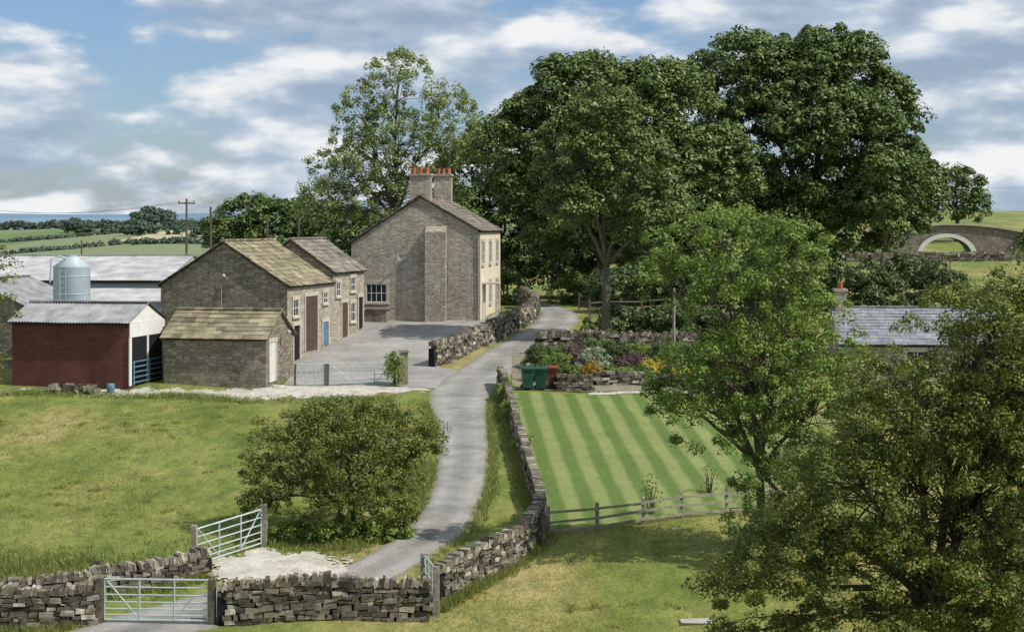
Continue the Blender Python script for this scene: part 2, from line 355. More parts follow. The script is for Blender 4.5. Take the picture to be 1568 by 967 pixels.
dry_wall('garden_retaining_wall',[(3.9,84),(8,84.3),(12,84.5)],.55,.4,.32,.13,cope=False)
dry_wall('field_wall',[(39,203),(50,204),(64,205)],.9,.5,.8,.3)
b=MB()
b.box((-5.35,84.4,gz(-5.3,84.4)+.75),(.45,.45,1.7),0,j=.02); b.box((-5.35,84.4,gz(-5.3,84.4)+1.66),(.55,.55,.12),0,j=.01)
b.build('stone_gate_pillar',['stone_h'])

# ------------------------------------------------------------ buildings
def slates(b,e0,e1,r0,r1,m=0,course=.36,sw=.45,th=.04):
    e0,e1,r0,r1=[np.array(v,float) for v in (e0,e1,r0,r1)]
    u=e1-e0; L=np.linalg.norm(u); u/=L; s=r0-e0; s-=u*np.dot(s,u); H=np.linalg.norm(s); s/=H; n=np.cross(u,s); 
    if n[2]<0: n=-n
    b.add([e0-n*.03,e1-n*.03,r1-n*.03,r0-n*.03],[(0,1,2,3)],m,.2)
    b.add([e0-n*.10,e1-n*.10,r1-n*.10,r0-n*.10],[(0,3,2,1)],m,.1)
    nc=max(2,int(H/course)); c=H/nc
    for i in range(nc):
        t0=(i+.5)/nc; a=0
        while a<L:
            w=min(sw*rng.uniform(.6,1.4),L-a+.02); p=e0+u*(a+w/2)+(r0-e0)*t0-np.array([0,0,.05*math.sin(math.pi*t0)*math.sin(math.pi*a/L)])
            sl=s*math.cos(.07)+n*math.sin(-.07); nn=n*math.cos(.07)+s*math.sin(.07)
            b.box(p+n*(.015+rng.uniform(-.008,.014)),(w*.97,c*1.15,th),m,B=np.array([u,sl,nn]),r=float(np.clip(rng.normal(.5,.22),0,1)))
            a+=w
def corr(b,e0,e1,r0,r1,m=0,pitch=.16,amp=.025):
    e0,e1,r0,r1=[np.array(v,float) for v in (e0,e1,r0,r1)]
    L=np.linalg.norm(e1-e0); n=int(L/pitch*4); up=np.array([0,0,1]); V=[];F=[];k=4
    for i in range(n+1):
        t=i/n; z=amp*math.sin(i*math.pi/2)
        for j in range(k+1):
            V.append(e0+(e1-e0)*t+((r0+(r1-r0)*t)-(e0+(e1-e0)*t))*j/k+up*(z+.012*math.sin(j*2.1+t*9)))
    for i in range(n):
        for j in range(k): a=i*(k+1)+j; F.append((a,a+k+1,a+k+2,a+1))
    b.add(V,F,m)
def building(name,org,rz,W,L,h0,zl,zr,zt,xr,wallmats,roof,over=.18,rooftype='slate',depth=1.2):
    E=empty(name,org,rz); b=MB()
    A=[(-W,0,-depth),(0,0,-depth),(0,0,zr),(-xr,0,zt),(-W,0,zl)]; Bk=[(x,L,z) for x,y,z in A]
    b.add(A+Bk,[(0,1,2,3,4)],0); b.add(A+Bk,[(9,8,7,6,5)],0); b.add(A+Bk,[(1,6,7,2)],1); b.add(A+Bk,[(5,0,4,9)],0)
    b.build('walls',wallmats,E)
    r=MB(); v=.12
    sr=(zt-zr)/xr; slp=(zt-zl)/(W-xr); t=.06
    eR=[(over,-v,zr-over*sr+t),(over,L+v,zr-over*sr+t)]; eL=[(-W-over,-v,zl-over*slp+t),(-W-over,L+v,zl-over*slp+t)]
    R=[(-xr,-v,zt+t),(-xr,L+v,zt+t)]
    if rooftype=='slate':
        slates(r,*eR,*R); slates(r,*eL,*R)
        k=int((L+2*v)/.5)
        for i in range(k): r.box((-xr,-v+(i+.5)*(L+2*v)/k,zt+t+.05),((.3),(L+2*v)/k*.96,.1),0)
    else:
        corr(r,*eR,*R); corr(r,*eL,*R); r.box((-xr,L/2,zt+t+.05),(.4,L+2*v,.04),0)
    r.build('roof',[roof],E)
    c=MB(); c.bb(.003,over*.6,0,L,zr-.14,zr-.02); c.bb(-W-over*.6,-W-.003,0,L,zl-.14,zl-.02); c.build('gutters',['black'],E)
    return E
def opening(E,plane,a,z,w,h,kind='window',pos=0,trim='lime',nx=2,nz=2,fmat='white'):
    b=MB()
    def put(a0,a1,z0,z1,d0,d1,m):
        if plane=='x': b.bb(pos+d0,pos+d1,a0,a1,z0,z1,m)
        elif plane=='l': b.bb(pos-d1,pos-d0,a0,a1,z0,z1,m)
        else: b.bb(a0,a1,pos-d1,pos-d0,z0,z1,m)
    a0,a1,z0,z1=a-w/2,a+w/2,z,z+h; s=.14
    put(a0,a1,z0,z1,-.05,.01,1)  # where not glass, a dark panel paints interior shade on the solid wall
    put(a0-s,a0,z0,z1,-.03,.07,0); put(a1,a1+s,z0,z1,-.03,.07,0); put(a0-s-.05,a1+s+.05,z1,z1+.2,-.03,.075,0)
    if kind=='window':
        put(a0-s-.04,a1+s+.04,z0-.12,z0,-.03,.11,0)
        f=.05
        put(a0,a0+f,z0,z1,.012,.035,2); put(a1-f,a1,z0,z1,.012,.035,2); put(a0+f,a1-f,z0,z0+f,.012,.035,2); put(a0+f,a1-f,z1-f,z1,.012,.035,2)
        for i in range(1,nx): q=a0+w*i/nx; put(q-.02,q+.02,z0+f,z1-f,.013,.033,2)
        for i in range(1,nz): q=z0+h*i/nz; put(a0+f,a1-f,q-.018,q+.018,.014,.031,2)
    elif kind=='door':
        put(a0+.02,a1-.02,z0,z1-.02,.012,.04,2)
        n=max(2,int(w/.2))
        for i in range(1,n): q=a0+w*i/n; put(q-.008,q+.008,z0+.05,z1-.05,.041,.044,1)
    b.build(kind,[trim,'glass' if kind=='window' else 'dark',fmat],E)

# --- farmhouse
HZ=.05
H=building('stone_farmhouse',(-2.07,106,HZ),-math.radians(6.6),8.05,11,0,4.9,5.65,7.75,3.7,['stone_h','render'],'slate_d')
opening(H,'y',-6.45,1.15,1.3,1.15,'window',nx=4,nz=2)
for yy in (1.9,5.5,9.1):
    opening(H,'x',yy,3.5,1.0,1.4,'window')
opening(H,'x',5.5,.9,.95,1.4,'window'); opening(H,'x',9.1,.9,.95,1.4,'window'); opening(H,'x',2.2,0,1.0,2.1,'door',fmat='white')
b=MB()
b.bb(-3.3,-2.0,-.5,-.004,-1,5.55); b.add([(-3.3,-.5,5.55),(-2.0,-.5,5.55),(-2.0,-.004,5.9),(-3.3,-.004,5.9),(-3.3,-.004,5.55),(-2,-.004,5.55)],[(0,1,2,3),(0,3,4),(1,5,2)])
b.bb(-4.35,-3.05,.0,.75,7.0,9.05); b.bb(-4.43,-2.97,-.07,.82,9.05,9.2)
b.bb(-4.35,-3.2,9.6,10.3,7.0,9.3); b.bb(-4.43,-3.12,9.53,10.37,9.3,9.45)
b.build('chimneys',['stone_h'],H)
b=MB()
for x,y,z in [(-4.1,.37,9.2),(-3.7,.37,9.2),(-3.3,.37,9.2),(-4.1,9.95,9.45),(-3.75,9.95,9.45),(-3.4,9.95,9.45)]:
    b.tube([(x,y,z),(x,y,z+.1),(x,y,z+.38),(x,y,z+.42)],[.15,.13,.11,.14],8)
b.build('chimney_pots',['redpot'],H)
b=MB(); b.tube([(-1.95,-.06,0),(-1.9,-.06,3.5),(-2.1,-.06,4.6)],.035,6); b.tube([(.07,-.06,0),(.07,-.06,5.5)],.045,6)
b.build('drainpipes',['woodl'],H)
b=MB()
n=14;V=[(-4.85,-.38,3.98)]
for i in range(n): t=2*math.pi*i/n; V.append((-4.85+.19*math.cos(t),-.46,3.98+.22*math.sin(t)))
b.add(V,[(0,1+i,1+(i+1)%n) for i in range(n)]); b.tube([(-4.85,-.38,3.98),(-4.85,-.2,3.8),(-4.85,0,3.8)],.025,6); b.tube([(-4.85,-.43,3.8),(-4.85,-.66,3.95)],.015,5)
b.build('satellite_dish',['grey'],H)
b=MB(); b.bb(-7.9,-5.6,-1.3,-.004,-1,.75); b.bb(-8,-5.5,-1.38,-.004,.75,.83); b.build('low_lean_to',['stone'],H)
b=MB(); b.bb(.08,1.0,1.5,3.0,2.25,2.35); b.bb(.85,.95,1.55,1.65,0,2.25); b.bb(.85,.95,2.85,2.95,0,2.25); b.build('porch',['lime'],H)

# --- main barn + wing
BZ=-1.5; rb=-math.radians(13.5)
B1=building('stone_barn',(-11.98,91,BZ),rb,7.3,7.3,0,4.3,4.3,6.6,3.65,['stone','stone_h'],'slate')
opening(B1,'x',1.2,2.6,.8,.9,'window'); opening(B1,'x',3.6,.6,1.9,3.0,'door',fmat='brown'); opening(B1,'x',1.3,.2,.9,1.9,'opening'); opening(B1,'x',5.9,.75,.9,1.3,'door',fmat='blue'); opening(B1,'x',5.9,3.1,.7,.6,'window')
b=MB(); b.tube([(-3.4,-.05,4.6),(-3.4,-.5,4.9)],.03,5); b.tube([(-3.4,-.5,4.9),(-3.4,-.62,4.75)],[.05,.1],6); b.tube([(-3.75,-.05,4.35),(-3.75,-.05,2.9)],.02,5); b.build('wall_lamp',['grey'],B1)
c,s=math.cos(rb),math.sin(rb)
ox,oy=-11.98-s*7.3,91+c*7.3
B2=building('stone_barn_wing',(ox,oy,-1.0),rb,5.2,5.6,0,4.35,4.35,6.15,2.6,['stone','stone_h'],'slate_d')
opening(B2,'x',.8,2.9,.7,.8,'window'); opening(B2,'x',1.9,.4,1.0,2.1,'door',fmat='brown'); opening(B2,'x',3.4,1.3,.8,1.1,'window'); opening(B2,'x',3.4,3.1,.8,.8,'window'); opening(B2,'x',4.8,.7,.8,2.0,'opening')

# --- small outbuilding
OB=building('stone_outbuilding',(-11.2,87.4,-1.72),math.radians(78),4.0,5.35,0,2.2,2.2,3.42,2.0,['stone','stone'],'slate')
opening(OB,'y',-3.15,0.02,.85,1.95,'door',trim='lime',fmat='white')
b=MB(); b.tube([(-2,-.05,2.3),(-2,-.4,2.5)],.02,5); b.tube([(-2,-.4,2.5),(-2,-.5,2.35)],[.05,.13],7); b.build('wall_lamp',['grey'],OB)

# --- red brick shed
SH=building('red_brick_shed',(-17.75,87,-1.8),math.radians(78),4.15,6.2,0,3.1,3.1,3.9,2.05,['brick','brick'],'tin2',rooftype='c',over=.25)
b=MB(); b.add([(-4.15,-.012,3.04),(0,-.012,3.04),(-2.05,-.012,3.86)],[(0,1,2)],0)
b.bb(-4.15,0,-.05,-.013,2.35,3.03,0); b.bb(-4.2,-3.95,-.06,-.006,0,2.34,0); b.bb(-.25,.02,-.06,-.006,0,2.34,0); b.bb(-2.15,-1.95,-.055,-.013,0,2.34,0)
b.bb(-3.94,-2.16,-.03,-.01,0,2.34,1); b.bb(-1.94,-.26,-.03,-.01,0,2.34,1); b.build('gable_cladding',['white','dark'],SH)  # dark panels paint the shade of open bays on the solid end wall
b=MB()
for z in (.15,.4,.65,.9,1.15): b.tube([(-3.9,-.15,z),(-.3,-.15,z)],.03,6)
for x in (-3.9,-2.1,-.3): b.tube([(x,-.15,0),(x,-.15,1.2)],.035,6)
b.build('blue_gate',['blue'],SH)

# --- big corrugated farm shed
FS=building('corrugated_farm_shed',(-20.4,118,-.6),math.radians(88),15,32,0,3.3,3.3,4.6,7.5,['tinw','tinw'],'tin',rooftype='c',over=.4,depth=3)
LT=empty('lean_to_shed',(0,0,0)); b=MB()
corr(b,(-29.5,97.5,1.72),(-19.6,96.6,1.72),(-29.2,101,2.3),(-19.3,100.2,2.3)); b.build('roof',['tin'],LT)
b=MB(); b.add([(-29.4,97.7,-2),(-19.7,96.8,-2),(-19.7,96.8,1.66),(-29.4,97.7,1.66)],[(0,1,2,3)]); b.add([(-19.7,96.8,-2),(-19.4,100,-2),(-19.4,100,2.2),(-19.7,96.8,1.66)],[(0,1,2,3)]); b.build('walls',['tinw'],LT)
building('stone_cattle_shed',(-25.8,90,-1.6),rb,6,6,0,3.4,3.4,4.7,3,['stone','stone'],'tin2',rooftype='c')

# --- right hand cottage
RC=building('stone_cottage',(31,99.5,-2.4),math.radians(86),7.5,12.6,0,1.95,1.95,3.7,3.75,['stone_h','stone_h'],'slate_b')
b=MB(); b.bb(-4.3,-3.2,11.9,12.5,3.2,4.7); b.bb(-4.38,-3.12,11.82,12.58,4.7,4.82); b.build('chimney',['stone_h'],RC)
b=MB()
for x in (-4.0,-3.5): b.tube([(x,12.2,4.8),(x,12.2,5.2)],.13,8)
b.build('chimney_pots',['redpot'],RC)
opening(RC,'l',8.5,.5,1.2,1.1,'window',pos=-7.5); opening(RC,'l',5,.5,1.2,1.1,'window',pos=-7.5)

# --- canal bridge
CB=empty('stone_canal_bridge',(55.2,215,0),math.radians(-4)); b=MB(); w=MB()
xs=np.linspace(-8,10,73); zb=1.2
def top(x): return 6.05-.024*x*x*(.9 if x<0 else .5)
def arch(x,R=3.1,h=2.3): return zb+1.0+h*math.sqrt(max(0,1-(x/R)**2)) if abs(x)<R else zb
for i in range(72):
    xa,xb=xs[i],xs[i+1]; a,b_=arch(xa+.4),arch(xb+.4)
    V=[(xa,0,a),(xb,0,b_),(xb,0,top(xb)),(xa,0,top(xa)),(xa,4,a),(xb,4,b_),(xb,4,top(xb)),(xa,4,top(xa))]
    b.add(V,[(0,1,2,3),(7,6,5,4),(3,2,6,7),(4,5,1,0)])
    b.box(((xa+xb)/2,0,(top(xa)+top(xb))/2+.08),(.27,.5,.16),1)
b.build('parapets_and_barrel',['stone','lime'],CB)
for i in range(24):
    t0,t1=math.pi*i/24,math.pi*(i+1)/24; V=[]
    for t,r in ((t0,1),(t1,1),(t1,1.2),(t0,1.2)): V.append((-.4+3.1*r*math.cos(t),-.06,zb+1+2.3*r*math.sin(t)))
    w.add(V+[(x,0.01,z) for x,_,z in V],[(0,1,2,3),(0,4,5,1),(2,6,7,3)])
w.build('white_arch_ring',['white'],CB)

# ------------------------------------------------------------ silo
SI=empty('feed_silo',(-22.7,88,gz(-22.7,88))); b=MB(); R=.93
b.tube([(0,0,1.4),(0,0,2.6),(0,0,5.55),(0,0,5.6),(0,0,6.05),(0,0,6.1)],[.25,R,R,R*1.02,.3,.28],24)
b.build('hopper_body',['silo'],SI,True)
b=MB(); b.tube([(0,0,6.05),(0,0,6.2)],.26,12); b.tube([(-.2,-.3,6.0),(-.5,-.6,6.15),(-.85,-.75,6.0),(-.9,-.8,4.8)],.05,6)
for z in (3.3,4.2,5.1): b.tube([(R*1.01*math.cos(t),R*1.01*math.sin(t),z) for t in np.linspace(0,2*math.pi,25)],.018,5)
for t in (.8,2.4,3.9,5.5): b.tube([(R*math.cos(t),R*math.sin(t),3.2),(R*1.05*math.cos(t),R*1.05*math.sin(t),-.1)],.05,6)
for x in (-.35,-.05): b.tube([(x,-R-.08,.5),(x,-R-.08,5.5)],.02,5)
for z in np.arange(.6,5.5,.3): b.tube([(-.35,-R-.08,z),(-.05,-R-.08,z)],.014,4)
b.build('frame_and_ladder',['galv'],SI)

# ------------------------------------------------------------ gates, fences, posts
def gate(name,p0,p1,h=1.15,bars=7,post='woodl',posth=1.4,mat='galv',r=.022,pr=.09,brace=True):
    E=empty(name,(0,0,0)); b=MB(); z0,z1=gz(*p0),gz(*p1)
    def P(t,z): return (p0[0]+(p1[0]-p0[0])*t,p0[1]+(p1[1]-p0[1])*t,z0+(z1-z0)*t+.12+z)
    for i in range(bars): b.tube([P(.04,h*(i/(bars-1))**1.2),P(.96,h*(i/(bars-1))**1.2)],r if 0<i<bars-1 else r*1.3,6)
    for t in (.04,.35,.66,.96): b.tube([P(t,0),P(t,h)],r*1.3,6)
    if brace: b.tube([P(.05,h),P(.35,.02)],r,6); b.tube([P(.95,h),P(.66,.02)],r,6)
    b.build('frame',[mat],E)
    q=MB()
    for p,z in ((p0,z0),(p1,z1)): q.box((p[0],p[1],z+posth/2-.1),(pr*2,pr*2,posth+.2),0,j=.015)
    q.build('posts',[post],E); return E
gate('metal_field_gate',(-11.2,46.4),(-8.15,46.45),1.1,7,'wood',1.25)
gate('metal_field_gate',(-9.5,51.0),(-7.75,53.3),1.05,6,'woodl',1.3)
gate('metal_field_gate',(-2.5,48.4),(-2.1,47.2),1.15,7,'woodl',1.35)
gate('metal_yard_gate',(-10.7,84.2),(-9.2,84.2),.95,5,'wood',1.1,pr=.06)
gate('metal_yard_gate',(-9.1,84.2),(-5.6,84.3),.95,5,'wood',1.1,pr=.06)
def fence(name,pts,h=1.0,sp=1.8,rails=3,mat='woodl',r=.05):
    S=spline([(*p,0) for p in pts],sp)[:,:2]; b=MB()
    for i,(x,y) in enumerate(S):
        z=gz(x,y); b.box((x,y,z+h/2),(r*2.2,r*2.2,h+.1+rng.uniform(-.05,.08)),0,j=.015)
        if i<len(S)-1:
            x2,y2=S[i+1]; z2=gz(x2,y2)
            for k in range(rails):
                zz=h*(k+.75)/(rails); a=np.array([x,y,z+zz-.06+rng.normal(0,.015)]); c=np.array([x2,y2,z2+zz-.06+rng.normal(0,.015)]); d=c-a; L=np.linalg.norm(d); u=d/L; v=np.cross([0,0,1],u); v/=np.linalg.norm(v); w=np.cross(u,v)
                b.box((a+c)/2-v*.07,(L,.035,.08),0,B=np.array([u,v,w]))
    return b.build(name,[mat])
fence('post_and_rail_fence',[(1.15,54.2),(4.3,55.9),(7.2,57.3),(12.5,59.5)],.85,1.5,3)
fence('post_and_rail_fence',[(.95,54.3),(1.0,53)],.8,1.2,3,'wood')
fence('paddock_fence',[(4.6,117),(6,115),(9,113)],1.1,2.2,3,'wood')
fence('paddock_fence',[(-.9,125),(-.4,131),(-.4,140)],1.1,2.2,3,'woodl')
fence('paddock_fence',[(4.9,108),(7,109.5),(10,111),(14,112)],1.1,2.2,3,'wood')
fence('paddock_fence',[(5.2,101.5),(8,102),(15,103)],1.0,2.2,2,'wood')
def pole(name,x,y,h,r=.12,arm=False,mat='wood'):
    z=gz(x,y); b=MB(); b.tube([(x,y,z-.3),(x,y,z+h)],[r,r*.7],8)
    if arm: b.box((x,y,z+h-.4),(1.5,.1,.12)); [b.tube([(x+k,y,z+h-.36),(x+k,y,z+h-.15)],.05,6) for k in (-.65,0,.65)]
    return b.build(name,[mat])
pole('utility_pole',-28.6,150,8.4,.12,True); pole('utility_pole',-25.6,145,7.6,.13); pole('utility_pole',-19.5,136,6.6,.11); pole('utility_pole',-17.0,136,6.4,.11)
pole('utility_pole',-58,230,5,.15); pole('telegraph_post',8.9,93.8,3.9,.09,False,'woodl')
b=MB()
def wire(p,q,sag=1):
    t=np.linspace(0,1,14); b.tube([(p[0]+(q[0]-p[0])*a,p[1]+(q[1]-p[1])*a,p[2]+(q[2]-p[2])*a-sag*4*a*(1-a)) for a in t],.01,3)
for k in (-.65,0,.65): wire((-28.6+k,150,gz(-28,150)+8.2),(-75+k,230,9),1.2)
wire((-25.6,145,7.2),(-5,132,6.5),.8); wire((28,150,9.6),(60,170,10.5),.6)
b.build('overhead_wires',['black'])
b=MB(); z=gz(-12.1,49.2); b.tube([(-12.1,49.2,z),(-12.1,49.2,z+.85)],.035,6); b.box((-12.0,49.18,z+.78),(.26,.03,.12)); b.build('footpath_sign',['wood'])
b=MB(); x,y=5.0,46.4; b.box((x,y,gz(x,y)+.03),(.8,.5,.05),0,j=.04); b.build('stone_slab',['conc'])
def bin_(x,y,mat,rz=0):
    E=empty('wheelie_bin',(x,y,gz(x,y)+.03),rz); b=MB()
    b.box((0,0,.52),(.58,.7,.9),0,taper=.78); b.box((0,-.02,1.0),(.64,.78,.07),0); b.box((0,.02,1.05),(.5,.6,.05),0,taper=1.2); b.tube([(-.28,.4,.98),(.28,.4,.98)],.025,6); b.build('body_and_lid',[mat],E)
    b=MB()
    for k in (-.27,.27): b.tube([(k-.03,.3,.1),(k+.03,.3,.1)],.1,12)
    b.build('wheels',['black'],E)
bin_(.75,82.6,'binp',.1); bin_(1.4,82.7,'binp',-.05); bin_(1.98,83.3,'bino')
b=MB(); x,y=-19.3,82.1; z=gz(x,y); b.tube([(x,y,z),(x,y,z+.1),(x,y,z+.25),(x,y,z+.45),(x,y,z+.47)],[.17,.19,.2,.19,.17],12); b.build('blue_barrel',['blue'],smooth=True)
b=MB()
for k in range(26):
    x,y=-20.9+rng.normal(0,.5),81.9+rng.normal(0,.2); b.box((x,y,gz(x,y)+rng.uniform(0,.3)),rng.uniform(.2,.55,3)*(1.2,1,.6),0,rz=rng.uniform(0,3),j=.06)
b.build('stone_pile',['wallstone'])

# ------------------------------------------------------------ foliage
def unit(v): return v/np.maximum(np.linalg.norm(v,axis=1),1e-9)[:,None]
def leaves(name,C,Rr,n,size,mat,parent=None,up=.4,dome=.5,asp=.55,ol=.8):
    K=len(C); idx=np.repeat(np.arange(K),n); m=len(idx)
    d=unit(rng.normal(size=(m,3))); fl=(d[:,2]<0)&(rng.random(m)<dome); d[fl,2]*=-1
    r=rng.uniform(.3,1.08,m)**.6
    pos=C[idx]+d*Rr[idx]*r[:,None]; pos[:,2]-=.35*Rr[idx,0]*(d[:,0]**2+d[:,1]**2)*r
    nn=unit(d*ol+rng.normal(0,.38,(m,3))+np.array([0,0,up])); t=unit(np.cross(nn,rng.normal(size=(m,3)))); bb=np.cross(nn,t)
    s=(size*rng.uniform(.55,1.35,m))[:,None]
    V=np.stack([pos-t*s,pos-bb*s*asp,pos+t*s,pos+bb*s*asp],1).reshape(-1,3)
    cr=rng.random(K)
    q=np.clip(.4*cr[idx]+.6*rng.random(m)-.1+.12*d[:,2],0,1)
    return quadmesh(name,V,np.repeat(q,4),mat,parent)
def clumps(lobes,cr,cover=1.3,flat=.6,inner=.2,spike=1.04):
    C=[];R=[]; L=np.array(lobes,float)
    for i,l in enumerate(L):
        rm=(l[3]*l[4]*l[5])**(1/3); n=max(4,int(cover*4*rm*rm/(cr*cr)))
        d=unit(rng.normal(size=(n,3))); d[:,2]=np.where((d[:,2]<-.3)&(rng.random(n)<.5),-d[:,2],d[:,2])
        rad=np.where(rng.random(n)<inner,rng.uniform(.3,.75,n),rng.uniform(.78,spike,n)); p=l[:3]+d*l[3:6]*rad[:,None]
        keep=np.ones(n,bool)
        for j,o in enumerate(L):
            if j!=i: keep&=(np.linalg.norm((p-o[:3])/o[3:6],axis=1)>.62)|(rng.random(n)<.12)
        p=p[keep]; C.append(p); s=cr*rng.uniform(.5,1.35,len(p)); R.append(np.stack([s,s,s*flat],1))
    return np.concatenate(C),np.concatenate(R)
def limb(b,p,q,r0,r1,n=6,wob=.08):
    p=np.array(p,float);q=np.array(q,float); L=np.linalg.norm(q-p); t=np.linspace(0,1,n)[:,None]
    pts=p+(q-p)*t; pts[:,2]+= (np.sin(t[:,0]*math.pi)*L*.06); pts[1:-1]+=rng.normal(0,wob*L/n,(n-2,3)); b.tube(pts,np.linspace(r0,r1,n),7 if r0>.05 else 4); return pts
def tree(name,base,lobes,cr,n,size,mat,tr=.4,fork=None,cover=1.3,flat=.6,dome=.5,twigs=.5,inner=.2,multi=1,up=.4,spike=1.04):
    E=empty(name,(0,0,0)); lobes=np.array(lobes,float); C,R=clumps(lobes,cr,cover,flat,inner,spike)
    leaves('foliage',C,R,n,size,mat,E,dome=dome,up=up)
    b=MB(); z0=gz(*base); cen=lobes[:,:3].mean(0)
    for s in range(multi):
        bx=base[0]+(rng.normal(0,tr*2) if multi>1 else 0); by=base[1]+(rng.normal(0,tr*2) if multi>1 else 0)
        fz=fork if fork is not None else z0+(lobes[:,2].min()-z0)*.8
        fp=np.array([bx+(cen[0]-bx)*.25,by+(cen[1]-by)*.25,fz]); 
        b.tube([(bx,by,z0-.3),(bx,by,z0+.15),(bx+(fp[0]-bx)*.3,by+(fp[1]-by)*.3,z0+(fz-z0)*.4),fp],[tr*1.5,tr*1.1,tr*.9,tr*.75],9)
        for l in lobes[s::multi]:
            pts=limb(b,fp,l[:3],tr*.5,tr*.16,7)
            dd=np.linalg.norm((C-l[:3])/l[3:6],axis=1); near=np.where(dd<1.15)[0]; rng.shuffle(near)
            for k in near[:int(len(near)*twigs)]:
                limb(b,pts[rng.integers(3,7)],C[k],tr*.1,tr*.025,4,.12)
    b.build('trunk_and_limbs',['bark'],E,True); return E
tree('sycamore_tree',(6.2,124.5),[(5.5,125,15.4,4.6,4.3,3.1),(10.8,126,14.6,4.3,4.3,3.6),(2.2,125,12.9,3.4,3.5,3.1),(7.5,124,10.5,6.4,5.5,4.7),(1.2,124.5,8.8,2.8,3,2.9),(13.6,125,9.3,4.6,4.6,4.3),(3.6,124,5.6,3.3,3.4,2.1),(11,124,5.2,5.2,4.6,2.6),(15.4,124,4.4,3.3,3.4,2.4)],.85,140,.15,'leaf_syc',.5,3.6,cover=2.0,flat=.65,dome=.7,twigs=.06,up=.35,spike=1.05)
tree('sycamore_tree',(23.5,135),[(18.9,135,17.3,4.9,4.6,3.8),(24.6,135,18.1,4.9,4.6,3.6),(22.5,134,12.4,8,6.8,5.9),(29,135,14,3.6,3.5,3.9),(30.2,135,9.1,3.6,4,3.7),(17.9,135,8.1,5.1,4.6,4.1),(24.6,134,6.5,6.4,5,3),(32,136,8.2,2.3,2.8,3.0),(19.5,133,4.6,4.6,3.4,2.3)],.95,140,.165,'leaf_syc2',.6,4.5,cover=2.0,flat=.65,dome=.7,twigs=.06,up=.35,spike=1.05)
tree('sycamore_tree',(5.4,98.4),[(3.9,98.2,10.2,2.7,2.2,2.6),(6.8,98.2,8.8,2.8,2.3,2.6),(3.6,98.2,7.2,2.0,2.2,1.6),(8.2,98,6.2,2.4,2.4,1.8),(5.0,98.2,12.4,2.2,2,1.8)],.6,110,.11,'leaf_syc',.26,3.6,cover=1.4,flat=.65,dome=.7,twigs=.15,up=.35,spike=1.08)
tree('ash_tree',(-8.8,128),[(-8.5,128,16.8,2.3,2.3,2.2),(-11.3,128,14.3,1.9,2.2,2.2),(-5.4,128,14.1,2.7,2.4,2.3),(-8.5,128,12,3.6,3.2,2.6),(-12.6,128,10.2,2.4,2.8,2.2),(-3.8,128,11.0,2.2,2.2,2.2),(-13.8,128,7.1,2.5,2.5,2.2),(-8.8,128,8,5,3,2.6)],.5,60,.10,'leaf_ash',.3,6.5,cover=.9,flat=.8,twigs=.4,spike=1.2)
tree('beech_tree',(-2.0,140),[(-3.2,140,10,3,2.8,3.1),(-.5,140,7.1,3,2.8,3.8),(-1.8,140,12.8,2.3,2.2,2),(2.5,141,7.1,3.2,3,4.2),(0,141,3.2,3.6,2.6,2.6),(4,141,3.2,3.6,2.6,2.6),(7,139,4.6,3.6,3,3.2),(12,139,4.6,3.6,3,3.2),(17,140,4.6,3.6,3,3.2),(-4.5,138,6,3,2.6,3.4)],.85,130,.15,'leaf_syc2',.35,3,cover=1.5,flat=.7,dome=.7,twigs=.08)
tree('beech_tree',(-21,152),[(-23.5,152,7.0,2.8,2.6,1.7),(-19.8,152,6.9,2.6,2.5,1.6),(-16.5,150,5.8,3,2.6,1.9),(-25.6,152,5.2,2,2,1.7),(-21,151,4.4,5,2.6,2.2),(-13,149,5.5,3,2.6,2.4)],.8,120,.16,'leaf_syc2',.35,3,cover=1.4,flat=.7,dome=.7,twigs=.1)
tree('oak_tree',(27.6,128),[(28.6,128,9.9,2.2,2.4,1.6),(30.0,128,8.9,1.5,2,1.3),(27.9,127,7.4,1.8,2.4,1.9)],.8,130,.14,'leaf_syc',.3,4,cover=1.5,flat=.7,dome=.7,twigs=.1)
tree('field_tree',(67.8,260),[(67.8,260,11.6,4.0,4,3.8),(66,260,9.3,3,3,2.6),(70,260,9.3,3,3,2.6)],1.2,90,.26,'leaf_syc2',.4,6.5,flat=.7,dome=.6,twigs=.2)
def mass(name,lobes,cr,n,size,mat,cover=1.3,**k):
    C,R=clumps(lobes,cr,cover); return leaves(name,C,R,n,size,mat,**k)
L=[]
for px in np.linspace(6,30,26): L.append((px+rng.normal(0,.4),111+rng.normal(0,1.2)+px*.2,gz(px,111)+rng.uniform(.8,2.0),1.5,1.2,rng.uniform(1.2,2.4)))
for px in np.linspace(5.5,13.5,12): L.append((px+rng.normal(0,.3),100+rng.normal(0,1.0)+px*.1,gz(px,100)+rng.uniform(.4,.9),1.1,1.0,rng.uniform(.7,1.5)))
mass('hedgerow',L,.5,80,.10,'leaf_dk')
L=[]
for px in np.linspace(-3.5,0,6): L.append((px,126+rng.normal(0,1.5),gz(px,121)+rng.uniform(.6,1.4),1.2,1,rng.uniform(.9,1.8)))
for px in np.linspace(2.4,5,4): L.append((px+1.5,130+rng.normal(0,1.5),gz(px,130)+rng.uniform(.6,1.2),1.2,1,rng.uniform(.7,1.5)))
mass('shrub_border',L,.5,60,.11,'leaf_mid')
L=[]
for px in np.linspace(-24,-8,16): L.append((px,140+rng.normal(0,2),gz(px,140)+1.2,1.6,1.2,1.8))
mass('hedgerow',L,.6,60,.15,'leaf_dk')
L=[]
for px in np.linspace(66,82,12): L.append((px,212+rng.normal(0,2),gz(px,212)+1.6,2.2,1.6,rng.uniform(1.8,3.4)))
for px in np.linspace(36,45,10): L.append((px,207,gz(px,207)+.6,1.4,1,rng.uniform(.8,1.6)))
mass('canal_bank_bushes',L,.9,60,.25,'leaf_syc')
L=[]
